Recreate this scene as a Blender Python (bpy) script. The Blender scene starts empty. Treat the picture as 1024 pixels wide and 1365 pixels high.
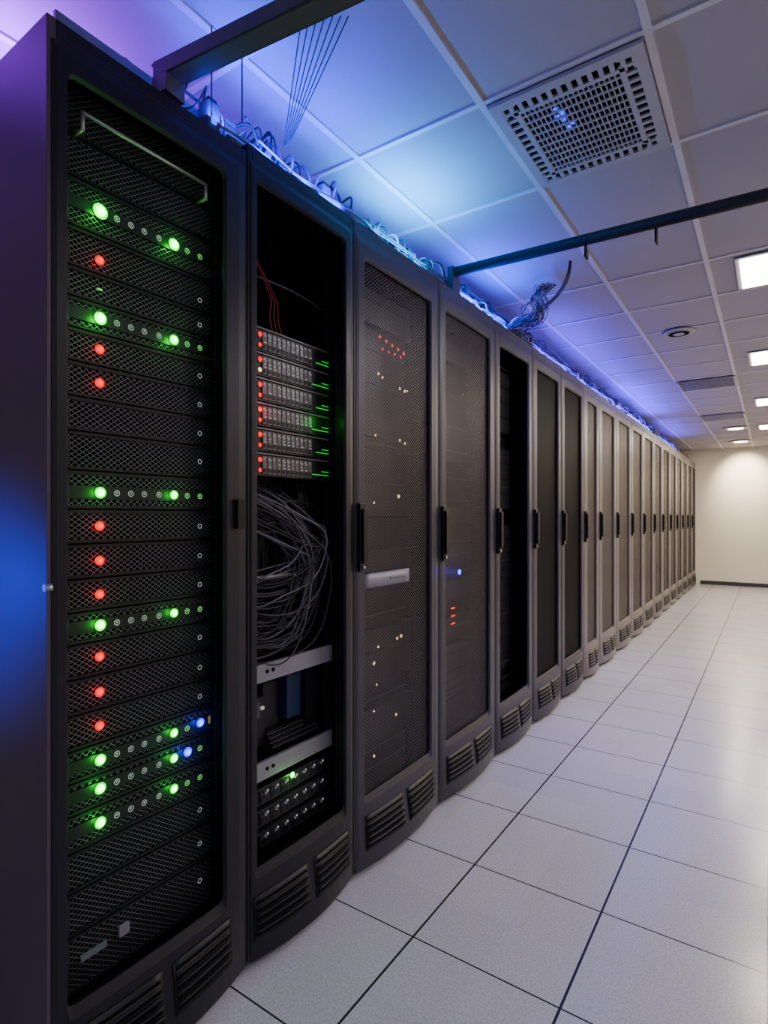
import bpy, math, random
from mathutils import Vector
random.seed(7)
scene = bpy.context.scene
COL = scene.collection

# ------------------------------------------------------------------ materials
def new_mat(name):
    m = bpy.data.materials.new(name); m.use_nodes = True
    nt = m.node_tree
    return m, nt, nt.nodes.get('Principled BSDF')

def pmat(name, col, rough=0.5, metal=0.0, var=0.12, nscale=8.0, bump=0.0, spec=0.5):
    m, nt, b = new_mat(name)
    N, L = nt.nodes, nt.links
    tc = N.new('ShaderNodeTexCoord'); no = N.new('ShaderNodeTexNoise')
    no.inputs['Scale'].default_value = nscale; no.inputs['Detail'].default_value = 4
    L.new(tc.outputs['Object'], no.inputs['Vector'])
    mx = N.new('ShaderNodeMix'); mx.data_type = 'RGBA'
    mx.inputs['A'].default_value = (*[c*(1-var) for c in col], 1)
    mx.inputs['B'].default_value = (*[min(1, c*(1+var)) for c in col], 1)
    L.new(no.outputs['Fac'], mx.inputs['Factor'])
    L.new(mx.outputs['Result'], b.inputs['Base Color'])
    b.inputs['Roughness'].default_value = rough
    b.inputs['Metallic'].default_value = metal
    b.inputs['Specular IOR Level'].default_value = spec
    if bump > 0:
        bp = N.new('ShaderNodeBump'); bp.inputs['Strength'].default_value = bump
        bp.inputs['Distance'].default_value = 0.002
        n2 = N.new('ShaderNodeTexNoise'); n2.inputs['Scale'].default_value = nscale*30
        L.new(tc.outputs['Object'], n2.inputs['Vector'])
        L.new(n2.outputs['Fac'], bp.inputs['Height']); L.new(bp.outputs['Normal'], b.inputs['Normal'])
    return m

def emat(name, col, strength):
    m, nt, b = new_mat(name)
    b.inputs['Base Color'].default_value = (*[c*0.3 for c in col], 1)
    b.inputs['Emission Color'].default_value = (*col, 1)
    b.inputs['Emission Strength'].default_value = strength
    b.inputs['Roughness'].default_value = 0.3
    return m

def hole_mask(nt, sy, sz, r):
    # staggered diamond lattice (expanded-metal / crosshatch mesh)
    N, L = nt.nodes, nt.links
    tc = N.new('ShaderNodeTexCoord'); sp = N.new('ShaderNodeSeparateXYZ')
    L.new(tc.outputs['Object'], sp.inputs[0])
    cb = N.new('ShaderNodeCombineXYZ')
    L.new(sp.outputs['Y'], cb.inputs[0]); L.new(sp.outputs['Z'], cb.inputs[1])
    sc = N.new('ShaderNodeVectorMath'); sc.operation = 'MULTIPLY'
    sc.inputs[1].default_value = (1/sy, 1/sz, 0); L.new(cb.outputs[0], sc.inputs[0])
    outs = []
    for off in (0.0, 0.5):
        a = N.new('ShaderNodeVectorMath'); a.operation = 'ADD'; a.inputs[1].default_value = (off, off, 0)
        L.new(sc.outputs[0], a.inputs[0])
        f = N.new('ShaderNodeVectorMath'); f.operation = 'FRACTION'; L.new(a.outputs[0], f.inputs[0])
        d = N.new('ShaderNodeVectorMath'); d.operation = 'SUBTRACT'; d.inputs[1].default_value = (.5, .5, 0)
        L.new(f.outputs[0], d.inputs[0])
        k = N.new('ShaderNodeVectorMath'); k.operation = 'ABSOLUTE'; L.new(d.outputs[0], k.inputs[0])
        l = N.new('ShaderNodeVectorMath'); l.operation = 'DOT_PRODUCT'; l.inputs[1].default_value = (1, 1, 0)
        L.new(k.outputs[0], l.inputs[0])
        outs.append(l.outputs['Value'])
    mn = N.new('ShaderNodeMath'); mn.operation = 'MINIMUM'
    L.new(outs[0], mn.inputs[0]); L.new(outs[1], mn.inputs[1])
    lt = N.new('ShaderNodeMath'); lt.operation = 'LESS_THAN'; lt.inputs[1].default_value = r
    L.new(mn.outputs[0], lt.inputs[0])
    return lt.outputs[0]

def perf_mat(name, col, sy, sz, r, see_through=True, rough=0.4, metal=0.6, spec=.5):
    m, nt, b = new_mat(name)
    N, L = nt.nodes, nt.links
    mask = hole_mask(nt, sy, sz, r)
    b.inputs['Roughness'].default_value = rough; b.inputs['Metallic'].default_value = metal
    b.inputs['Specular IOR Level'].default_value = spec
    if see_through:
        b.inputs['Base Color'].default_value = (*col, 1)
        inv = N.new('ShaderNodeMath'); inv.operation = 'SUBTRACT'; inv.inputs[0].default_value = 1
        L.new(mask, inv.inputs[1]); L.new(inv.outputs[0], b.inputs['Alpha'])
    else:
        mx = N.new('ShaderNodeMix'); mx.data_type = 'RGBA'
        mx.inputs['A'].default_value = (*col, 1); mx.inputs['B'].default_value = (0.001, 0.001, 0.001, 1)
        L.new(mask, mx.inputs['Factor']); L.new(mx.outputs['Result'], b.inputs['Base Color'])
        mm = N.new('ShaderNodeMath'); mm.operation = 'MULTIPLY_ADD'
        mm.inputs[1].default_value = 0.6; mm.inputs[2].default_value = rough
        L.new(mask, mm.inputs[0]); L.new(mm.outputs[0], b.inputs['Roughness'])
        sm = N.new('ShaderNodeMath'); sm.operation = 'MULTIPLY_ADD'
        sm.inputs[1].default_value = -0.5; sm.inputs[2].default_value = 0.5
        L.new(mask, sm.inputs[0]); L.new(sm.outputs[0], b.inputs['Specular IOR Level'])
    return m

M = {}
M['char']  = pmat('charcoal_frame', (0.011, 0.0102, 0.0155), 0.38, 0.0, bump=0.1, spec=.28)
M['grey']  = pmat('grey_frame', (0.034, 0.030, 0.042), 0.40, 0.0, bump=0.1, spec=.33)
M['lgrey'] = pmat('light_grey_frame', (0.105, 0.092, 0.096), 0.34, 0.1, bump=0.1, spec=.5)
M['side']  = pmat('side_panel', (0.075, 0.058, 0.070), 0.40, 0.0, spec=.35)
M['dark']  = pmat('interior_dark', (0.003, 0.003, 0.004), 0.9, spec=.1)
M['steel'] = pmat('brushed_steel', (0.35, 0.35, 0.37), 0.35, 0.7)
M['shelf'] = pmat('shelf_grey', (0.22, 0.21, 0.24), 0.45, 0.2)
M['plastic'] = pmat('black_plastic', (0.006, 0.006, 0.007), 0.38, spec=.25)
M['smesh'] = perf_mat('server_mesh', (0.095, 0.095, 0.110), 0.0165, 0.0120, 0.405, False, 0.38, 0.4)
M['sface'] = pmat('server_face', (0.007, 0.007, 0.009), 0.4, spec=.3)
M['dmesh'] = perf_mat('door_mesh_dark', (0.100, 0.088, 0.098), 0.0170, 0.0135, 0.40, True, .42, .4, .35)
M['lmesh'] = perf_mat('door_mesh_light', (0.14, 0.121, 0.120), 0.0170, 0.0135, 0.36, True, .42, .4, .35)
M['window'] = pmat('smoked_window', (0.003, 0.0028, 0.004), 0.5, spec=.03)
M['cab_grey'] = pmat('cable_grey', (0.050, 0.050, 0.062), 0.5)
M['cab_lgrey'] = pmat('cable_light_grey', (0.13, 0.13, 0.155), 0.5)
M['cab_dark'] = pmat('cable_dark', (0.012, 0.012, 0.016), 0.5)
M['cab_white'] = pmat('cable_white', (0.26, 0.26, 0.30), 0.5)
M['cab_red'] = pmat('cable_red', (0.22, 0.012, 0.012), 0.5)
M['blue_plastic'] = pmat('blue_plastic', (0.003, 0.022, 0.075), 0.4)
M['g'] = emat('led_green', (0.02, 1.0, 0.04), 16)
M['gb'] = emat('led_green_halo', (0.0, 1.0, 0.02), 0.30)  # glowing disc around the green LED, painting its bloom halo
M['gd'] = emat('led_green_dim', (0.15, 1.0, 0.15), 0.8)
M['gs'] = emat('led_green_strip', (0.0, 1.0, 0.06), 0.5)
M['r'] = emat('led_red', (1.0, 0.0, 0.0), 1.6)
M['rb'] = emat('led_red_halo', (1.0, 0.0, 0.0), 0.20)  # painted bloom halo behind the red LEDs
M['b'] = emat('led_blue', (0.0, 0.01, 1.0), 10)
M['bb'] = emat('led_blue_halo', (0.0, 0.0, 1.0), 0.8)  # blue LED bloom, painted as a dim emissive disc
M['bt'] = emat('led_blue_tray_vent_glint', (0.0, 0.02, 1.0), 4)  # tray LEDs, and the painted glints inside the vent
M['a'] = emat('led_amber', (1.0, 0.75, 0.35), 2)
M['ad'] = emat('led_amber_dim', (1.0, 0.6, 0.1), 0.15)
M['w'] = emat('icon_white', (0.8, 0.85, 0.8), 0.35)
M['lamp'] = emat('lamp_warm', (1.0, 0.90, 0.72), 20)
M['pipe'] = pmat('pipe_dark', (0.026, 0.025, 0.032), 0.5, 0.0, spec=.4)
M['beam'] = pmat('beam_grey', (0.09, 0.09, 0.105), 0.4, 0.3)
M['trim'] = pmat('grid_white', (0.54, 0.52, 0.56), 0.5)
M['grille'] = pmat('grille_white', (0.36, 0.345, 0.375), 0.45)
M['tray'] = pmat('tray_zinc', (0.20, 0.21, 0.25), 0.35, 0.5)

# ------------------------------------------------------------------ mesh builder
class MB:
    def __init__(s): s.v=[]; s.f=[]; s.m=[]; s.sm=[]; s.mats=[]
    def mi(s, k):
        if k not in s.mats: s.mats.append(k)
        return s.mats.index(k)
    def face(s, idx, k, smooth=False):
        s.f.append(idx); s.m.append(s.mi(k)); s.sm.append(smooth)
    def box(s, x0,x1,y0,y1,z0,z1,k):
        o=len(s.v)
        s.v += [(x0,y0,z0),(x1,y0,z0),(x1,y1,z0),(x0,y1,z0),(x0,y0,z1),(x1,y0,z1),(x1,y1,z1),(x0,y1,z1)]
        for q in ((0,3,2,1),(4,5,6,7),(0,1,5,4),(1,2,6,5),(2,3,7,6),(3,0,4,7)):
            s.face([o+i for i in q], k)
    def cyl(s, p0, p1, r, k, n=12, r2=None):
        p0=Vector(p0); p1=Vector(p1); d=(p1-p0).normalized()
        up = Vector((0,0,1)) if abs(d.z)<0.9 else Vector((1,0,0))
        a=d.cross(up).normalized(); b=d.cross(a)
        r2 = r if r2 is None else r2
        o=len(s.v)
        for i in range(n):
            t=2*math.pi*i/n; w=a*math.cos(t)+b*math.sin(t)
            s.v.append(tuple(p0+w*r)); s.v.append(tuple(p1+w*r2))
        for i in range(n):
            j=(i+1)%n
            s.face([o+2*i,o+2*i+1,o+2*j+1,o+2*j],k,True)
        s.face([o+2*i for i in range(n)],k); s.face([o+2*i+1 for i in reversed(range(n))],k)
    def ring(s, p, r, t, k, n=14):
        o=len(s.v)
        for i in range(n):
            a=2*math.pi*i/n
            s.v.append((p[0],p[1]+r*math.cos(a),p[2]+r*math.sin(a)))
            s.v.append((p[0],p[1]+(r-t)*math.cos(a),p[2]+(r-t)*math.sin(a)))
        for i in range(n):
            j=(i+1)%n; s.face([o+2*i,o+2*j,o+2*j+1,o+2*i+1],k)
    def dome(s, p, r, k, n=12, h=0.6):
        o=len(s.v); R=4
        for a in range(R):
            ph=a/R*math.pi/2
            for i in range(n):
                t=2*math.pi*i/n
                s.v.append((p[0]+r*h*math.sin(ph), p[1]+r*math.cos(ph)*math.cos(t), p[2]+r*math.cos(ph)*math.sin(t)))
        s.v.append((p[0]+r*h,p[1],p[2])); top=len(s.v)-1
        for a in range(R-1):
            for i in range(n):
                j=(i+1)%n
                s.face([o+a*n+i,o+a*n+j,o+(a+1)*n+j,o+(a+1)*n+i],k,True)
        for i in range(n):
            j=(i+1)%n; s.face([o+(R-1)*n+i,o+(R-1)*n+j,top],k,True)
    def build(s, name, parent=None, loc=(0,0,0), bevel=0.0, solid=0.0):
        me=bpy.data.meshes.new(name); me.from_pydata(s.v,[],s.f)
        for k in s.mats: me.materials.append(M[k] if isinstance(k,str) else k)
        for p,mi,sm in zip(me.polygons,s.m,s.sm): p.material_index=mi; p.use_smooth=sm
        me.update()
        o=bpy.data.objects.new(name,me); COL.objects.link(o); o.location=loc
        if parent: o.parent=parent
        if solid:
            sd=o.modifiers.new('solid','SOLIDIFY'); sd.thickness=solid; sd.offset=-1
        if bevel:
            bv=o.modifiers.new('bevel','BEVEL'); bv.width=bevel; bv.segments=2; bv.limit_method='ANGLE'
        return o

def empty(name, loc=(0,0,0)):
    e=bpy.data.objects.new(name,None); COL.objects.link(e); e.location=loc; e.empty_display_size=0.1
    return e

def curves(name, splines, parent=None, loc=(0,0,0)):
    cu=bpy.data.curves.new(name,'CURVE'); cu.dimensions='3D'; cu.resolution_u=5
    cu.bevel_depth=1.0; cu.bevel_resolution=2
    keys=[]
    for pts,r,k in splines:
        if k not in keys: keys.append(k); cu.materials.append(M[k])
        sp=cu.splines.new('NURBS'); sp.points.add(len(pts)-1)
        for i,p in enumerate(pts):
            sp.points[i].co=(*p,1); sp.points[i].radius=r
        sp.use_endpoint_u=True; sp.order_u=min(4,len(pts)); sp.material_index=keys.index(k)
    o=bpy.data.objects.new(name,cu); COL.objects.link(o); o.location=loc
    if parent: o.parent=parent
    return o

# ------------------------------------------------------------------ room shell
XL,XR,Y0,Y1,CH = -2.32, 2.4, -2.2, 12.4, 2.57
CAMH=1.27

def floor_mat():
    m,nt,b=new_mat('raised_floor_tiles'); N,L=nt.nodes,nt.links
    tc=N.new('ShaderNodeTexCoord'); sp=N.new('ShaderNodeSeparateXYZ'); L.new(tc.outputs['Object'],sp.inputs[0])
    def line(out,off,size,w):
        a=N.new('ShaderNodeMath'); a.operation='SUBTRACT'; a.inputs[1].default_value=off; L.new(out,a.inputs[0])
        d=N.new('ShaderNodeMath'); d.operation='DIVIDE'; d.inputs[1].default_value=size; L.new(a.outputs[0],d.inputs[0])
        p=N.new('ShaderNodeMath'); p.operation='ADD'; p.inputs[1].default_value=0.5; L.new(d.outputs[0],p.inputs[0])
        f=N.new('ShaderNodeMath'); f.operation='FRACT'; L.new(p.outputs[0],f.inputs[0])
        s=N.new('ShaderNodeMath'); s.operation='SUBTRACT'; s.inputs[1].default_value=0.5; L.new(f.outputs[0],s.inputs[0])
        ab=N.new('ShaderNodeMath'); ab.operation='ABSOLUTE'; L.new(s.outputs[0],ab.inputs[0])
        l=N.new('ShaderNodeMath'); l.operation='LESS_THAN'; l.inputs[1].default_value=w/size; L.new(ab.outputs[0],l.inputs[0])
        fl=N.new('ShaderNodeMath'); fl.operation='FLOOR'; L.new(p.outputs[0],fl.inputs[0])
        return l.outputs[0], fl.outputs[0]
    lx,fx=line(sp.outputs[0],-0.451,0.445,0.0036)
    ly,fy=line(sp.outputs[1],1.469,0.434,0.0026)
    mx=N.new('ShaderNodeMath'); mx.operation='MAXIMUM'; L.new(lx,mx.inputs[0]); L.new(ly,mx.inputs[1])
    n1=N.new('ShaderNodeTexNoise'); n1.inputs['Scale'].default_value=160; n1.inputs['Detail'].default_value=3
    L.new(tc.outputs['Object'],n1.inputs['Vector'])
    cr=N.new('ShaderNodeValToRGB'); cr.color_ramp.elements[0].position=.35; cr.color_ramp.elements[0].color=(.43,.43,.47,1)
    cr.color_ramp.elements[1].position=.62; cr.color_ramp.elements[1].color=(.57,.57,.61,1)
    L.new(n1.outputs['Fac'],cr.inputs['Fac'])
    cb=N.new('ShaderNodeCombineXYZ'); L.new(fx,cb.inputs[0]); L.new(fy,cb.inputs[1])
    wn=N.new('ShaderNodeTexWhiteNoise'); wn.noise_dimensions='3D'; L.new(cb.outputs[0],wn.inputs['Vector'])
    mr=N.new('ShaderNodeMapRange'); mr.inputs['To Min'].default_value=.95; mr.inputs['To Max'].default_value=1.03
    L.new(wn.outputs['Value'],mr.inputs['Value'])
    mul=N.new('ShaderNodeVectorMath'); mul.operation='SCALE'; L.new(cr.outputs['Color'],mul.inputs[0]); L.new(mr.outputs['Result'],mul.inputs['Scale'])
    mix=N.new('ShaderNodeMix'); mix.data_type='RGBA'; L.new(mx.outputs[0],mix.inputs['Factor'])
    L.new(mul.outputs[0],mix.inputs['A']); mix.inputs['B'].default_value=(.02,.02,.025,1)
    L.new(mix.outputs['Result'],b.inputs['Base Color'])
    b.inputs['Roughness'].default_value=.21
    bp=N.new('ShaderNodeBump'); bp.inputs['Strength'].default_value=.15; bp.inputs['Distance'].default_value=.001
    n3=N.new('ShaderNodeTexNoise'); n3.inputs['Scale'].default_value=40; L.new(tc.outputs['Object'],n3.inputs['Vector'])
    L.new(n3.outputs['Fac'],bp.inputs['Height']); L.new(bp.outputs['Normal'],b.inputs['Normal'])
    return m
M['floor']=floor_mat()
M['ceil']=pmat('ceiling_tile',(0.35,0.325,0.365),0.85,0,0.04,3,bump=0.3)
M['wall']=pmat('painted_wall',(0.66,0.62,0.54),0.7,0,0.03,2,bump=0.1)

def slab(name,x0,x1,y0,y1,z0,z1,k):
    b=MB(); b.box(x0,x1,y0,y1,z0,z1,k); return b.build(name)
slab('floor',XL-.1,XR+.1,Y0-.1,Y1+.1,-.1,0,'floor')
slab('ceiling',XL-.1,XR+.1,Y0-.1,Y1+.1,CH,CH+.1,'ceil')
slab('wall_far',XL,XR,Y1,Y1+.1,0,CH,'wall')
slab('wall_back',XL,XR,Y0-.1,Y0,0,CH,'wall')
slab('wall_left',XL-.1,XL,Y0-.1,Y1+.1,0,CH,'wall')
slab('wall_right',XR,XR+.1,Y0-.1,Y1+.1,0,CH,'wall')
slab('baseboard_far',-1.12,XR,Y1-.012,Y1,0,.07,'grey')
slab('baseboard_right',XR-.012,XR,Y0,Y1,0,.07,'grey')

TX,TY=0.48,0.545
g=MB()
xs=[-.27+TX*i for i in range(-4,6) if XL<-.27+TX*i<XR]
ys=[1.64+TY*i for i in range(-7,20) if Y0<1.64+TY*i<Y1]
for x in xs: g.box(x-.011,x+.011,Y0,Y1,CH-.007,CH,'trim')
for y in ys: g.box(XL,XR,y-.009,y+.009,CH-.0065,CH,'trim')
g.build('trim_ceiling_grid')

def vent(x0,x1,y0,y1,n):
    v=MB(); z=CH-.008
    m=.030
    v.box(x0,x1,y0,y0+m,z-.012,z,'grille'); v.box(x0,x1,y1-m,y1,z-.012,z,'grille')
    v.box(x0,x0+m,y0+m,y1-m,z-.012,z,'grille'); v.box(x1-m,x1,y0+m,y1-m,z-.012,z,'grille')
    v.box(x0+m,x1-m,y0+m,y1-m,z-.001,z,'dark')
    W=x1-x0-2*m; Hh=y1-y0-2*m
    for i in range(0,n+1):
        x=x0+m+W*i/n; y=y0+m+Hh*i/n
        xa,xb=max(x0+m,x-.0065),min(x1-m,x+.0065)
        ya,yb=max(y0+m,y-.0065),min(y1-m,y+.0065)
        b2=Hh/n*1.5
        v.box(xa,xb,y0+m,y0+m+b2,z-.011,z-.004,'grille'); v.box(xa,xb,y1-m-b2,y1-m,z-.011,z-.004,'grille')
        b1=W/n*1.5
        v.box(x0+m,x0+m+b1,ya,yb,z-.0108,z-.004,'grille'); v.box(x1-m-b1,x1-m,ya,yb,z-.0108,z-.004,'grille')
    ix0,ix1,iy0,iy1=x0+m+W/n,x1-m-W/n,y0+m+Hh/n,y1-m-Hh/n
    for (a,b,c,d) in ((ix0,ix1,iy0,iy0+.014),(ix0,ix1,iy1-.014,iy1),(ix0,ix0+.014,iy0,iy1),(ix1-.014,ix1,iy0,iy1)):
        v.box(a,b,c,d,z-.0115,z-.004,'grille')
    q=2*n-4
    for i in range(1,q):
        x=ix0+(ix1-ix0)*i/q; v.box(x-.0018,x+.0018,iy0,iy1,z-.010,z-.005,'grille')
    for i in range(1,n-2):
        y=iy0+(iy1-iy0)*i/(n-2); v.box(ix0,ix1,y-.0035,y+.0035,z-.0105,z-.005,'grille')
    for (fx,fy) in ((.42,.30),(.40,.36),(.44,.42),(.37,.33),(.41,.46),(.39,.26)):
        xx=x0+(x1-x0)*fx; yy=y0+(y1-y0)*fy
        v.box(xx-.007,xx+.007,yy-.011,yy+.011,z-.0045,z-.002,'bt')  # emissive slivers paint light glinting off the damper, no LEDs here
    return v.build('air_vent_grille')
vent(-.75+.015,-.27-.015,1.64+.013,1.64+TY-.013,13)
for yy in (1.64+TY*8,1.64+TY*12):
    v=MB()
    x0,x1,y0,y1=-.735,-.285,yy+.06,yy+TY-.06; z=CH-.008
    v.box(x0,x1,y0,y1,z-.002,z,'dark')
    for i in range(9):
        y=y0+(y1-y0)*i/8
        v.box(x0,x1,y-.006,y+.006,z-.009,z-.003,'grille')
    v.box(x0-.02,x0,y0-.02,y1+.02,z-.012,z,'grille'); v.box(x1,x1+.02,y0-.02,y1+.02,z-.012,z,'grille')
    v.build('linear_air_vent')

def round_fix(x,y,r,lit):
    v=MB(); z=CH-.008
    n=28
    v.cyl((x,y,z-.010),(x,y,z),r,'grille',n,r*1.06)
    v.cyl((x,y,z-.013),(x,y,z-.010),r*.78,'steel' if not lit else 'grille',n)
    v.cyl((x,y,z-.0145),(x,y,z-.013),r*.66,'lamp' if lit else 'dark',n)
    if not lit:
        v.cyl((x,y,z-.018),(x,y,z-.0145),r*.35,'grille',n)
    v.build('recessed_downlight' if lit else 'round_ceiling_diffuser')
round_fix(-.53,4.42,.10,False)
DL=[(-.42,9.6),(-.42,11.3),(1.0,11.9)]
for x,y in DL: round_fix(x,y,.15,True)

PAN=[]
for y in (3.55,5.5,7.6,9.7):
    for x in (.08,1.35): PAN.append((x,y))
PAN.append((1.35,1.4))
for x,y in PAN:
    v=MB(); z=CH-.008; s=.21
    v.box(x-s-.02,x+s+.02,y-s-.02,y+s+.02,z-.006,z,'trim')
    v.box(x-s,x+s,y-s,y+s,z-.010,z-.006,'lamp')
    v.build('ceiling_light_panel')

# ------------------------------------------------------------------ racks
XF=-1.2; DEP=1.0; H=2.31
def bowx(y,z,y0,y1,bow,xb):
    t=(y-y0)/(y1-y0); k=.12+.88*min(1,max(0,(.27-z)/.24))
    return xb+bow*k*(1-(2*t-1)**2)

def door_frame(mb,w,y0,y1,z0,z1,oy0,oy1,oz0,oz1,rad,key,bow,xb=.004):
    pts=[]
    ns=10; na=6
    def side(a,b,oa,ob,n):
        return [((a[0]+(b[0]-a[0])*i/n,a[1]+(b[1]-a[1])*i/n),(oa[0]+(ob[0]-oa[0])*i/n,oa[1]+(ob[1]-oa[1])*i/n)) for i in range(n)]
    r=rad
    def arc(c,a0,oc):
        out=[]
        for i in range(na):
            a=math.radians(a0+90*i/na)
            p=(c[0]+r*math.cos(a),c[1]+r*math.sin(a))
            t=i/na
            if a0==-90: A=(c[0],z0);B=(y1,c[1])
            elif a0==0: A=(y1,c[1]);B=(c[0],z1)
            elif a0==90: A=(c[0],z1);B=(y0,c[1])
            else: A=(y0,c[1]);B=(c[0],z0)
            if t<.5: q=(A[0]+(oc[0]-A[0])*t*2,A[1]+(oc[1]-A[1])*t*2)
            else: q=(oc[0]+(B[0]-oc[0])*(t-.5)*2,oc[1]+(B[1]-oc[1])*(t-.5)*2)
            out.append((p,q))
        return out
    pts+=side((oy0+r,oz0),(oy1-r,oz0),(oy0+r,z0),(oy1-r,z0),ns)
    pts+=arc((oy1-r,oz0+r),-90,(y1,z0))
    pts+=side((oy1,oz0+r),(oy1,oz1-r),(y1,oz0+r),(y1,oz1-r),4)
    pts+=arc((oy1-r,oz1-r),0,(y1,z1))
    pts+=side((oy1-r,oz1),(oy0+r,oz1),(oy1-r,z1),(oy0+r,z1),ns)
    pts+=arc((oy0+r,oz1-r),90,(y0,z1))
    pts+=side((oy0,oz1-r),(oy0,oz0+r),(y0,oz1-r),(y0,oz0+r),4)
    pts+=arc((oy0+r,oz0+r),180,(y0,z0))
    o=len(mb.v)
    X=lambda y,z: bowx(y,z,y0,y1,bow,xb)
    fr=(.1,.4,.7,1.0); K=len(fr)+1
    for (iy,iz),(qy,qz) in pts:
        mb.v.append((X(iy,iz)-.010,iy,iz))
        for f in fr:
            my,mz=iy+(qy-iy)*f, iz+(qz-iz)*f
            mb.v.append((X(my,mz)-(.0 if f<1 else .002),my,mz))
    n=len(pts)
    for i in range(n):
        j=(i+1)%n
        for c in range(K-1):
            mb.face([o+K*i+c,o+K*i+c+1,o+K*j+c+1,o+K*j+c],key,False)

def bowed_sheet(mb,y0,y1,z0,z1,dy0,dy1,bow,xo,key,n=10):
    o=len(mb.v)
    for i in range(n+1):
        y=y0+(y1-y0)*i/n
        mb.v.append((bowx(y,z0,dy0,dy1,bow,xo),y,z0)); mb.v.append((bowx(y,z1,dy0,dy1,bow,xo),y,z1))
    for i in range(n):
        mb.face([o+2*i,o+2*i+2,o+2*i+3,o+2*i+1],key,True)

def add_point(name,loc,col,e,r,parent):
    l=bpy.data.lights.new(name,'POINT'); l.color=col; l.energy=e; l.shadow_soft_size=r
    o=bpy.data.objects.new(name,l); COL.objects.link(o); o.location=loc; o.parent=parent
    return o

def rack(y0,y1,kind,H=H,frame='grey',ml=.06,mr=.075,oz0=.27,oz1=2.19,handle=True,bow=.036):
    w=y1-y0-.004
    e=empty('server_rack',(XF,y0,0))
    c=MB(); t=.018
    side='side' if kind=='servers' else frame
    zb=.035
    c.box(-DEP,0,0,t,zb,H,side); c.box(-DEP,0,w-t,w,zb,H,frame)
    c.box(-DEP,0,t,w-t,H-.03,H,frame); c.box(-DEP,0,t,w-t,zb,zb+.03,frame)
    c.box(-DEP,-DEP+.01,t,w-t,zb+.03,H-.03,'dark')
    c.box(-.05,-.002,t,t+.02,zb+.03,H-.03,'char'); c.box(-.05,-.002,w-t-.02,w-t,zb+.03,H-.03,'char')
    c.box(-.03,.0,t,w-t,H-.07,H-.03,frame)
    for fx in (-.06,-DEP+.06):
        for fy in (.05,w-.05):
            c.cyl((fx,fy,0),(fx,fy,.008),.025,'plastic',12); c.cyl((fx,fy,.008),(fx,fy,zb),.009,'steel',8)
    c.box(-DEP+.02,-.05,t,t+.003,zb+.03,H-.03,'dark'); c.box(-DEP+.02,-.05,w-t-.003,w-t,zb+.03,H-.03,'dark')
    c.build('cabinet',e,bevel=.003)
    d=MB(); dy0,dy1=.008,w-.008; dz0,dz1=.03,H-.045
    door_frame(d,w,dy0,dy1,dz0,dz1,ml,w-mr,oz0,oz1,.018,frame,bow)
    d.build('door_frame',e,bevel=.002,solid=.028)
    l=MB()
    ymid=(dy0+dy1)/2
    for (a,b_) in ((ml,ymid-.02),(ymid+.02,w-mr+.01)):
        bowed_sheet(l,a-.006,b_+.006,.085,.205,dy0,dy1,bow,.0065,'plastic')
        for i in range(5):
            z=.095+.022*i
            bowed_sheet(l,a,b_,z+.011,z+.016,dy0,dy1,bow,.012,frame)
            bowed_sheet(l,a,b_,z,z+.011,dy0,dy1,bow,.0075,'dark')
    l.build('vent_louvres',e,solid=.002)
    if kind in ('mesh','lmesh','window'):
        key={'mesh':'dmesh','lmesh':'lmesh','window':'window'}[kind]
        s=MB(); bowed_sheet(s,ml-.012,w-mr+.012,oz0-.012,oz1+.012,dy0,dy1,bow*.1,-.012,key,12)
        s.build('door_panel',e)
    if handle:
        h=MB(); hz=1.20
        h.box(.004,.018,.012,.05,hz-.12,hz+.12,'plastic')
        h.box(.018,.030,.018,.044,hz-.09,hz+.10,'plastic')
        h.cyl((.018,.031,hz-.105),(.024,.031,hz-.105),.007,'steel',10)
        h.build('door_handle',e,bevel=.004)
    return e,w

# ---- rack with full server stack
E,w=rack(.558,1.0864,'servers',H=2.285,frame='char',ml=.042,mr=.080,oz0=.25,oz1=2.185,handle=False)
s=MB(); L_=MB()
rows=[(1.968,'G'),(1.857,'R'),(1.791,'D'),(1.724,'G'),(1.654,'R'),(1.577,'R'),(1.50,'N'),(1.424,'N'),(1.327,'G'),(1.251,'R'),
(1.172,'R'),(1.095,'R'),(1.025,'G'),(.953,'R'),(.872,'R'),(.795,'R'),(.718,'GB'),(.653,'GB'),(.575,'G'),(.49,'N'),(.40,'N'),(.30,'N')]
bounds=[2.02]
for i in range(len(rows)-1): bounds.append((rows[i][0]+rows[i+1][0])/2)
bounds.append(.22)
sx=-.07; a,b_=.065,.465
LY=[.145,.185,.22,.255,.295,.338,.378,.418]
def ringrow(z):
    for y in (LY[1],LY[2],LY[3],LY[4],LY[6],LY[7]):
        L_.ring((sx+.0075,y,z),.0072,.0018,'gd' if (y==LY[7] or y==LY[6]) else 'w')
        L_.box(sx+.007,sx+.0078,y-.0015,y+.0015,z-.002,z+.003,'w')
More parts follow.
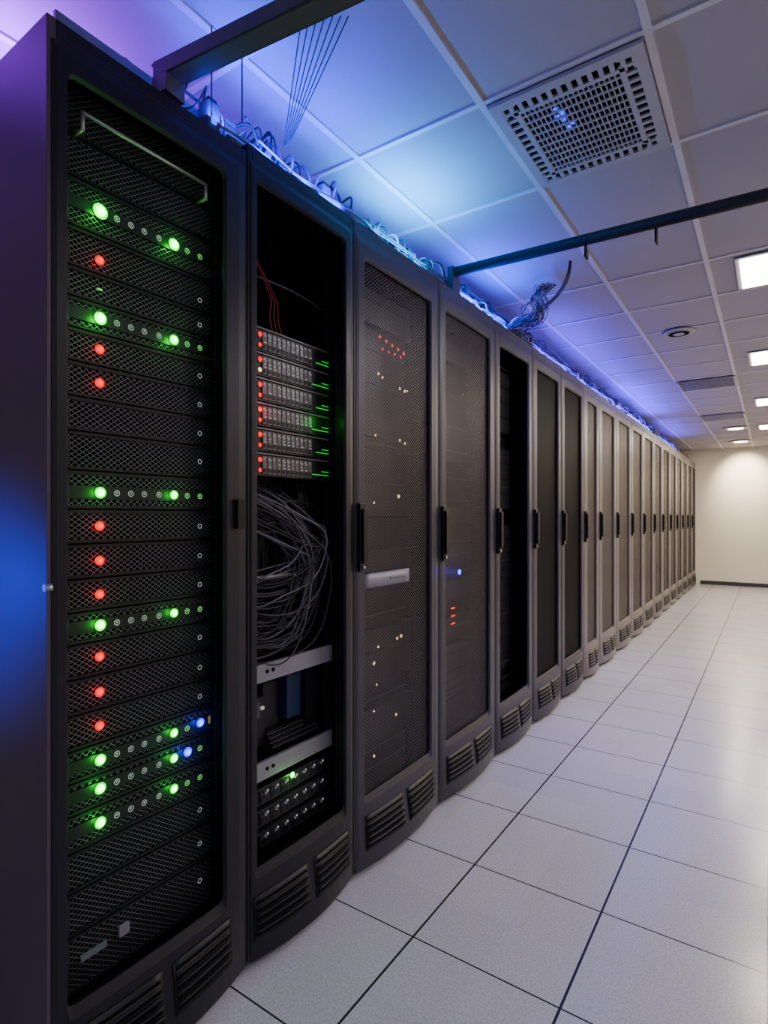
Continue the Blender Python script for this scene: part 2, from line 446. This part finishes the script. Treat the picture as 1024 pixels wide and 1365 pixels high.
for i,(z,k) in enumerate(rows):
    t_,bt=bounds[i]-.002,bounds[i+1]+.002
    s.box(sx-.55,sx,a,b_,bt,t_,'sface')
    s.box(sx,sx+.006,a,b_,t_-.007,t_,'sface'); s.box(sx,sx+.006,a,b_,bt,bt+.006,'sface')
    s.box(sx,sx+.006,a,a+.01,bt,t_,'sface'); s.box(sx,sx+.006,b_-.01,b_,bt,t_,'sface')
    if k in('G','GB'):
        s.box(sx,sx+.006,a+.01,b_-.01,z-.015,z+.015,'sface')
        if t_-.008>z+.016: s.box(sx,sx+.003,a+.01,b_-.01,z+.016,t_-.008,'smesh')
        if z-.016>bt+.007: s.box(sx,sx+.003,a+.01,b_-.01,bt+.007,z-.016,'smesh')
        f=1.3 if i==0 else (1.1 if i==3 else 1.0)
        L_.dome((sx+.008,LY[0],z),.0095*f,'g',h=.8); ringrow(z)
        L_.dome((sx+.008,LY[5],z+.001),.0085*f,'g',h=.8)
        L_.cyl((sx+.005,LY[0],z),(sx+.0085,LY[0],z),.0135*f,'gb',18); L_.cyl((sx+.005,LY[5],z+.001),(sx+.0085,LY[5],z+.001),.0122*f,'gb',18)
        big=1.4 if i>3 else 3.4
        add_point('led_glow',(sx+.028,LY[0],z),(.0,1,.02),.10*big,.006,E)
        add_point('led_glow',(sx+.028,LY[5],z),(.0,1,.02),.07*big,.006,E)
        if k=='GB':
            yb=LY[7] if z>.7 else LY[6]
            L_.dome((sx+.0102,yb,z+.004),.0085,'b',h=.8)
            L_.cyl((sx+.005,yb,z+.004),(sx+.0105,yb,z+.004),.0125,'bb',18)
            add_point('led_glow',(sx+.03,yb,z),(.0,.01,1),.14,.006,E)
    else:
        s.box(sx,sx+.003,a+.01,b_-.01,bt+.007,t_-.008,'smesh')
        if k=='R':
            L_.dome((sx+.005,LY[0],z),.0085,'r')
            L_.cyl((sx+.002,LY[0],z),(sx+.0055,LY[0],z),.0115,'rb',18)
            add_point('led_glow',(sx+.022,LY[0],z),(1,.0,.0),.06,.006,E)
        if k in('R','D','N'):
            L_.ring((sx+.0045,b_-.045,z-.004),.0065,.0017,'w')
        if k=='D': L_.box(sx+.003,sx+.005,LY[0]-.006,LY[0]+.006,z-.002,z+.002,'gd')
for z0_,z1_ in ((2.025,2.11),(2.115,2.22)):
    s.box(sx-.02,sx,a,b_,z0_,z1_,'sface'); s.box(sx,sx+.003,a+.008,b_-.008,z0_+.006,z1_-.006,'smesh')
s.build('server_stack',E)
L_.build('status_leds',E)
rl=MB()
for y in (.045,.468):
    rl.box(-.075,-.06,y,y+.018,.1,2.22,'char')
    for i in range(60):
        z=.2+i*.033
        rl.box(-.0605,-.0595,y+.005,y+.013,z,z+.009,'dark')
rl.build('mounting_rails',E)
br=MB()
bx=-.035; bt_=2.15
br.cyl((bx,.09,bt_),(bx,.415,bt_),.0045,'steel')
br.cyl((bx,.09,bt_+.003),(bx,.09,bt_-.04),.0045,'steel'); br.cyl((bx,.415,bt_+.003),(bx,.415,bt_-.04),.0045,'steel')
br.cyl((bx,.09,bt_-.037),(-.07,.09,bt_-.037),.004,'steel'); br.cyl((bx,.415,bt_-.037),(-.07,.415,bt_-.037),.004,'steel')
br.box(.003,.018,w-.045,w-.02,1.24,1.32,'plastic')
br.cyl((.006,-.008,1.13),(.006,.006,1.13),.008,'steel')
br.box(-.067,-.060,.10,.16,.285,.297,'cab_lgrey'); br.box(-.067,-.060,.19,.215,.285,.31,'shelf')
br.box(-.067,-.062,.446,.452,.71,.73,'ad')
br.build('pull_bracket',E)

# ---- rack with mixed equipment, open door
E,w=rack(1.0864,1.573,'open',frame='char',ml=.024,mr=.050,oz0=.275,oz1=2.215,handle=False)
s=MB(); L_=MB()
sx=-.08; a,b_=.03,.45
n=6; zt,zb=1.85,1.395; u=(zt-zb)/n
for i in range(n):
    z1_=zt-i*u-.003; z0_=zt-(i+1)*u+.003
    s.box(sx-.6,sx,a,b_,z0_,z1_,'sface')
    s.box(sx,sx+.01,a,a+.012,z0_,z1_,'char'); s.box(sx,sx+.01,b_-.012,b_,z0_,z1_,'char')
    s.box(sx,sx+.006,a,b_,z1_-.005,z1_,'lgrey')
    for j in range(11):
        y=.13+j*.0205
        s.box(sx,sx+.004,y,y+.017,z0_+.006,z1_-.010,'lgrey')
        s.box(sx+.004,sx+.0055,y+.003,y+.014,z0_+.010,z0_+.022,'plastic')
        L_.box(sx+.004,sx+.006,y+.003,y+.006,z1_-.020,z1_-.016,'w')
        if random.random()<.6: L_.box(sx+.004,sx+.006,y+.009,y+.012,z1_-.024,z1_-.02,'w')
        if random.random()<.5: L_.box(sx+.005,sx+.007,y+.004,y+.014,z0_+.026,z0_+.028,'w')
        if random.random()<.4: L_.box(sx+.005,sx+.007,y+.004,y+.010,z0_+.036,z0_+.038,'w')
    L_.dome((sx+.004,.118,z1_-.022),.0085,'r'); L_.dome((sx+.004,.118,z0_+.016),.007,'a' if i==1 else 'r')
    L_.box(sx+.006,sx+.008,.35 if i%2 else .37,.435,z0_+.016,z0_+.019,'gs')
    L_.box(sx+.006,sx+.008,.40,.435,z0_+.028,z0_+.0305,'gs')
add_point('led_glow',(sx+.05,.40,1.6),(.0,1,.03),.10,.02,E)
add_point('led_glow',(sx+.03,.11,1.6),(1,.0,.0),.16,.02,E)
for z0_,z1_ in ((.772,.826),(.476,.53)):
    s.box(sx,sx+.012,a,b_,z0_,z1_,'shelf'); s.box(sx-.6,sx,a,b_,z0_,z0_+.006,'cab_dark')
    for y in (.14,.165): s.cyl((sx+.012,y,z0_+.03),(sx+.0145,y,z0_+.03),.006,'dark',10)
s.box(sx-.45,sx-.06,.06,.20,.54,.70,'sface'); s.box(sx-.45,sx-.05,.29,.355,.60,.745,'blue_plastic')
s.box(sx-.45,sx-.08,.21,.28,.54,.73,'char'); s.box(sx-.055,sx-.05,.12,.17,.64,.69,'cab_grey')
s.box(sx-.45,sx-.04,.365,.43,.56,.76,'sface')
for i in range(9):
    s.box(sx-.4,sx-.02-.004*i,.2,.42,.532+.006*i,.535+.006*i,'cab_grey' if i%2 else 'sface')
for i in range(6): s.box(sx-.06,sx-.052,.09+.018*i,.10+.018*i,.66,.67,'w')
n=3
for i in range(n):
    z1_=.455-i*.066; z0_=z1_-.06
    s.box(sx-.6,sx,a,b_,z0_,z1_,'sface'); s.box(sx,sx+.012,a,b_,z1_-.008,z1_,'char')
    for j in range(7):
        y=.12+j*.043
        s.box(sx,sx+.005,y,y+.037,z0_+.008,z1_-.014,'grey')
        s.box(sx+.005,sx+.007,y+.004,y+.030,z0_+.012,z0_+.03,'plastic')
        L_.box(sx+.005,sx+.008,y+.026,y+.031,z1_-.023,z1_-.018,'w')
        s.cyl((sx+.005,y+.012,z1_-.02),(sx+.016,y+.012,z1_-.02),.004,'steel',8)
L_.dome((sx+.012,.25,.445),.009,'g'); add_point('led_glow',(sx+.035,.25,.44),(.2,1,.05),.10,.006,E)
s.build('rack_equipment',E); L_.build('status_leds',E)
sp=[]
for i in range(44):
    y0=random.uniform(.10,.40); zt=random.uniform(1.28,1.39)
    sag=random.uniform(.84,1.12); yb=random.uniform(.02,.20); ye=random.uniform(.28,.445)
    x=sx-random.uniform(-.03,.08)
    sp.append(([(x-.08,y0-.15,zt+.0),(x,y0-.05,zt-.03),(x+.01,ye-.04,zt-.14),(x+.015,ye+.01,(zt+sag)/2),(x+.01,ye-.05,sag),(x,yb+.06,sag-random.uniform(0,.06)),(x-.04,yb,sag-random.uniform(-.02,.08)),(x-.12,yb-.08,sag-random.uniform(-.05,.10))],
        random.choice((.0030,.0038,.0026)),random.choice(('cab_grey','cab_dark','cab_dark','cab_lgrey','cab_grey'))))
for i in range(26):
    y=random.uniform(.1,.42)
    sp.append(([(sx-.10,y,1.39),(sx-.06,y+random.uniform(-.05,.05),1.2),(sx-.08,y+random.uniform(-.08,.08),1.0),(sx-.2,y,.86)],.0045,'cab_dark'))
for i in range(14):
    z=random.uniform(.86,1.35)
    sp.append(([(sx-.02,.1,z),(sx+.0,.2,z-.03),(sx-.01,.33,z+.02),(sx-.05,.44,z+random.uniform(-.05,.05))],.0035,'cab_dark'))
for i in range(3):
    sp.append(([(sx-.05,.12,2.12),(sx,.13+.01*i,2.0),(sx+.01,.18+.012*i,1.93),(sx,.14+.02*i,1.9),(sx,.2+.02*i,1.8),(sx-.02,.26+.01*i,1.70+.03*i)],.0018,'cab_red'))
sp.append(([(sx-.02,.05,2.0),(sx-.02,.3,2.03),(sx-.03,.45,2.0)],.003,'cab_grey'))
curves('patch_cables',sp,E)
rl=MB()
for y in (.03,.435):
    rl.box(-.10,-.085,y,y+.015,.1,2.25,'char')
rl.box(-.10,-.09,.03,.30,1.08,1.09,'steel')
rl.build('mounting_rails',E)

# ---- perforated doors
def innards(E,w,leds,seed):
    random.seed(seed)
    s=MB(); L_=MB(); sx=-.11
    z=.15
    while z<2.15:
        h=random.choice((.045,.09,.09,.135))
        s.box(sx-.6,sx-random.choice((0,0,.03)),.05,w-.05,z+.002,min(z+h-.002,2.2),'sface')
        if random.random()<.5: s.box(sx,sx+.004,.1,w-.1,z+h*.4,z+h*.4+.004,'grey')
        z+=h
    for (y,zz,k,r) in leds: L_.dome((sx+.004,y,zz),r,k,8)
    s.build('server_stack',E)
    if leds: L_.build('status_leds',E)
E,w=rack(1.573,2.183,'mesh')
ld=[(.31+.045*i,2.0-.006*i,'r',.0075) for i in range(5)]+[(.33+.045*i,1.955,'r',.0065) for i in range(4)]
ld+=[(y,z,'a',r) for y,z,r in ((.30,1.85,.006),(.33,1.84,.005),(.46,1.82,.006),(.50,1.815,.007),(.52,1.82,.004),(.28,1.6,.005),(.46,1.60,.006),(.50,1.59,.006),(.45,1.36,.008),(.27,1.33,.005),(.44,.76,.006),(.47,.765,.007),(.27,.69,.007),(.29,.60,.005),(.27,.5,.005),(.43,.44,.006),(.27,.32,.006),(.30,.75,.005))]
innards(E,w,ld,3)
lb=MB(); bowed_sheet(lb,.062,.36,1.015,1.068,.006,w-.006,.004,.002,'shelf')
bowed_sheet(lb,.22,.33,1.035,1.048,.006,w-.006,.004,.003,'cab_lgrey'); lb.build('label_plate',E,solid=.003)
E,w=rack(2.183,2.795,'mesh')
innards(E,w,[(.45,1.9,'w',.004)],4)
lb=MB()
lb.dome((.006,.185,1.018),.012,'b')
for i in range(3): lb.box(-.006,-.002,.125,.160,.852-.035*i,.858-.035*i,'r')
lb.build('door_indicator',E); add_point('led_glow',(.04,.185,1.018),(.0,.0,1),.12,.005,E)
E,w=rack(2.795,3.363,'open'); innards(E,w,[(.3,.9,'w',.004),(.35,1.3,'w',.004)],5)
E,w=rack(3.363,3.932,'window',frame='grey',ml=.075,mr=.07); innards(E,w,[],6)
E,w=rack(3.932,4.503,'window',frame='grey',ml=.075,mr=.07); innards(E,w,[],7)
ed=[4.503,4.98,5.62,6.30,6.98,7.66,8.34,9.02,9.70,10.38,11.06,11.74,12.38]
for i in range(len(ed)-1):
    rack(ed[i],ed[i+1],'lmesh' ,frame='lgrey',ml=.10,mr=.09)

# ------------------------------------------------------------------ overhead services
t=MB(); zt=H+.045
for x in (-1.30,-1.60):
    t.box(x-.005,x+.005,.62,12.2,zt,zt+.03,'tray')
y=.7
while y<12.2:
    t.box(-1.60,-1.30,y-.008,y+.008,zt+.002,zt+.014,'tray')
    y+=.22
y=1.1
while y<12.2:
    for x in (-1.31,-1.59):
        t.box(x-.015,x+.015,y-.015,y+.015,H,zt+.002,'tray')
    if abs(y-2.4)>.15:
        t.box(-1.292,-1.286,y-.02,y+.02,H,H+.10,'tray'); t.box(-1.292,-1.25,y-.02,y+.02,H,H+.006,'tray')
    y+=.6
TRAY=t.build('cable_tray')
sp=[]
random.seed(11)
for i in range(30):
    x0=random.uniform(-1.56,-1.28); y=.80+random.uniform(0,.4); pts=[]
    z0=zt+.035
    while y<12.1:
        pts.append((x0+random.uniform(-.04,.04),y,z0+random.uniform(-.01,.06)))
        y+=random.uniform(.12,.35)
    sp.append((pts,random.choice((.004,.006,.005)),random.choice(('cab_dark','cab_grey','cab_grey','cab_dark','cab_lgrey'))))
for i in range(260):
    y=random.uniform(.95,11); x=-1.26
    if abs(y-2.36)<.06: continue
    r=random.uniform(-.06,.07); h=random.uniform(.01,.12)
    sp.append(([(-1.40,y,zt+.03),(x-.05,y+r*.3,zt+h*.6),(x+random.uniform(-.02,.03),y+r*.8,zt+h),(x+.02,y+r*1.3,zt+h*.3),(x-.0,y+r*1.9,H+.012),(-1.36,y+r*2.4,zt+.03)],
       random.choice((.0025,.0035,.005)),random.choice(('cab_white','cab_grey','cab_dark','cab_lgrey','cab_dark'))))
for i in range(6):
    y=1.0+random.uniform(0,.3); pts=[]
    while y<11:
        pts.append((random.uniform(-1.26,-1.225),y,H+random.uniform(.008,.07))); y+=random.uniform(.08,.25)
    sp.append((pts,.0035,random.choice(('cab_grey','cab_dark','cab_lgrey'))))
curves('cable_bundle',sp)
c=MB()
y=.98
while y<10:
    if abs(y-2.38)>.12:
        hh=random.uniform(.03,.085)
        c.box(-1.275,-1.235,y,y+.04,H,H+hh,random.choice(('tray','cab_dark','cab_grey','cab_lgrey')))
        c.box(-1.27,-1.24,y+.005,y+.035,H+hh,H+hh+.012,'cab_dark')
        c.cyl((-1.245,y+.07,H+.012),(-1.245,y+.13,H+.012),.011,'cab_grey',8)
        if random.random()<.6: c.box(-1.236,-1.228,y+.010,y+.026,H+.014,H+.028,'bt')
    y+=random.uniform(.14,.30)
c.build('cable_connector_strip',TRAY,bevel=.003)

sp=[]
for i in range(7):
    sp.append(([(-1.0+.016*i,1.09+.012*i,CH),(-1.245+.004*i,1.275,2.42)],.0016,'cab_dark'))
for i in range(2):
    sp.append(([(-1.22+.05*i,.98+.06*i,CH),(-1.22+.05*i,.98+.06*i,2.33)],.002,'cab_dark'))
curves('hanging_wire_bundle',sp)
# loose bundle dropping from the ceiling to the tray
sp=[]
random.seed(5)
for i in range(4):
    o=random.uniform(-.02,.02)
    sp.append(([(-.84+o*.3,2.90+o*.3,CH),(-.85+o*.4,2.92+o*.4,2.50),(-.93+o,2.98+o,2.43+o),(-1.02,3.02+2*o,2.41),(-1.10+o,3.1+o,2.42),(-1.2,3.15+2*o,2.38),(-1.38,3.2+o,2.39)],.0028,random.choice(('cab_grey','cab_lgrey','cab_dark'))))
for i in range(26):
    px=-1.0+random.uniform(-.04,.04); py=3.0+random.uniform(-.10,.12)
    pts=[(-.98+random.uniform(-.03,.03),3.02+random.uniform(-.05,.05),2.52),(px-.05,py,2.49+random.uniform(-.02,.02)),
         (px-random.uniform(0,.1),py+random.uniform(-.1,.1),2.44),(px-random.uniform(-.02,.1),py+random.uniform(-.12,.12),2.38+random.uniform(-.05,.02)),
         (-1.12+random.uniform(-.04,.03),3.12+random.uniform(-.12,.12),2.36+random.uniform(-.03,.05)),
         (-1.18,3.15+random.uniform(-.15,.15),2.40+random.uniform(-.02,.05)),(-1.26,3.2+random.uniform(-.15,.15),2.35)]
    sp.append((pts,.0024,random.choice(('cab_grey','cab_lgrey','cab_dark','cab_white'))))
curves('cable_drop',sp)

p=MB()
p.cyl((-1.225,2.36,H+.10),(XR-.002,2.38,H+.03),.022,'pipe',18)
p.box(-1.232,-1.205,2.325,2.395,H,H+.115,'pipe')
for (x,l) in ((-.62,.05),(-.36,.07)):
    p.cyl((x,2.36,H+.10),(x,2.36,H+.04),.006,'plastic',8); p.box(x-.004,x+.004,2.35,2.385,H+.04-l*.5,H+.05,'plastic')
p.build('overhead_pipe')
b=MB()
b.box(0,1.7,-.027,.027,0,.006,'beam'); b.box(0,1.7,-.027,-.022,0,.040,'beam'); b.box(0,1.7,.022,.027,0,.040,'beam')
b.box(0,.05,-.030,.030,-.045,.0,'beam')
for x in (.75,1.5): b.cyl((x,0,.006),(x,0,CH-2.36),.005,'steel',8)
o=b.build('support_beam',loc=(-1.27,.865,2.36),bevel=.002); o.rotation_euler=(0,0,math.radians(7.5))

# ------------------------------------------------------------------ lights
def area(name,loc,rot,sx,sy,col,e,spread=180):
    l=bpy.data.lights.new(name,'AREA'); l.shape='RECTANGLE'; l.size=sx; l.size_y=sy; l.color=col; l.energy=e
    l.spread=math.radians(spread)
    o=bpy.data.objects.new(name,l); COL.objects.link(o); o.location=loc; o.rotation_euler=rot
    return o
def spot(name,loc,tgt,col,e,ang,blend=1,r=.05):
    l=bpy.data.lights.new(name,'SPOT'); l.color=col; l.energy=e; l.spot_size=math.radians(ang); l.spot_blend=blend; l.shadow_soft_size=r
    o=bpy.data.objects.new(name,l); COL.objects.link(o); o.location=loc
    o.rotation_euler=(Vector(tgt)-Vector(loc)).to_track_quat('-Z','Y').to_euler()
WARM=(1,.83,.62)
for x,y in PAN:
    area('panel_light',(x,y,CH-.02),(0,0,0),.38,.38,WARM if y>4 else (.80,.76,1),25 if y>5 else (13 if y>3 else 7))
for x,y in DL:
    area('downlight_light',(x,y,CH-.03),(0,0,0),.12,.12,WARM,15)
spot('wall_washer',(-.40,11.75,CH-.04),(-.40,12.4,1.98),(1,.84,.58),260,75)
area('rear_fill',(.9,-1.0,CH-.02),(0,0,0),1.2,.6,(.62,.58,1),24)  # unseen fill added behind the camera, no ceiling fixture there
UP=(math.pi,0,0)
def strip(y,ly,x,col,e,lx=.08): area('led_strip_light',(x,y,H+.03),UP,lx,ly,col,e)
strip(.60,.5,-1.75,(.32,.02,1),16)
strip(1.25,.6,-1.22,(.01,.03,1),11,.03)
strip(1.93,.40,-1.20,(.0,.34,1),12,.03)
strip(2.75,.6,-1.22,(.0,.05,1),11,.03)
strip(1.5,1.8,-1.85,(.10,.01,1),20)
strip(3.6,3.0,-1.85,(.06,.01,1),16)
strip(4.6,2.2,-1.22,(.04,.01,1),17,.03)
strip(6.8,2.0,-1.22,(.04,.01,1),28,.03)
strip(9.2,1.8,-1.22,(.05,.02,1),11,.03)
spot('blue_spot',(-1.95,-.15,1.08),(-1.55,.56,1.08),(.0,.04,1),130,46)  # unseen spot added for the blue glow on the rack side panel
spot('blue_floor_fill',(-1.12,3.2,2.42),(-.5,3.3,0),(.04,.02,1),110,60)  # added spot tinting the floor blue, no such fixture on the tray
spot('violet_floor_spot',(-1.12,5.2,2.42),(-.7,5.2,0),(.12,.05,1),70,60)  # unseen violet spot aimed at the floor further down the aisle

w_=bpy.data.worlds.new('world'); scene.world=w_; w_.use_nodes=True
w_.node_tree.nodes['Background'].inputs[0].default_value=(.02,.02,.03,1)

cam=bpy.data.cameras.new('camera'); co=bpy.data.objects.new('camera',cam); COL.objects.link(co)
cam.sensor_fit='AUTO'; cam.sensor_width=36; cam.lens=756/1365*36; cam.shift_y=7.5/1365
cam.clip_start=.02
co.location=(0,0,CAMH); co.rotation_euler=(math.radians(90),0,math.radians(34.31))
scene.camera=co
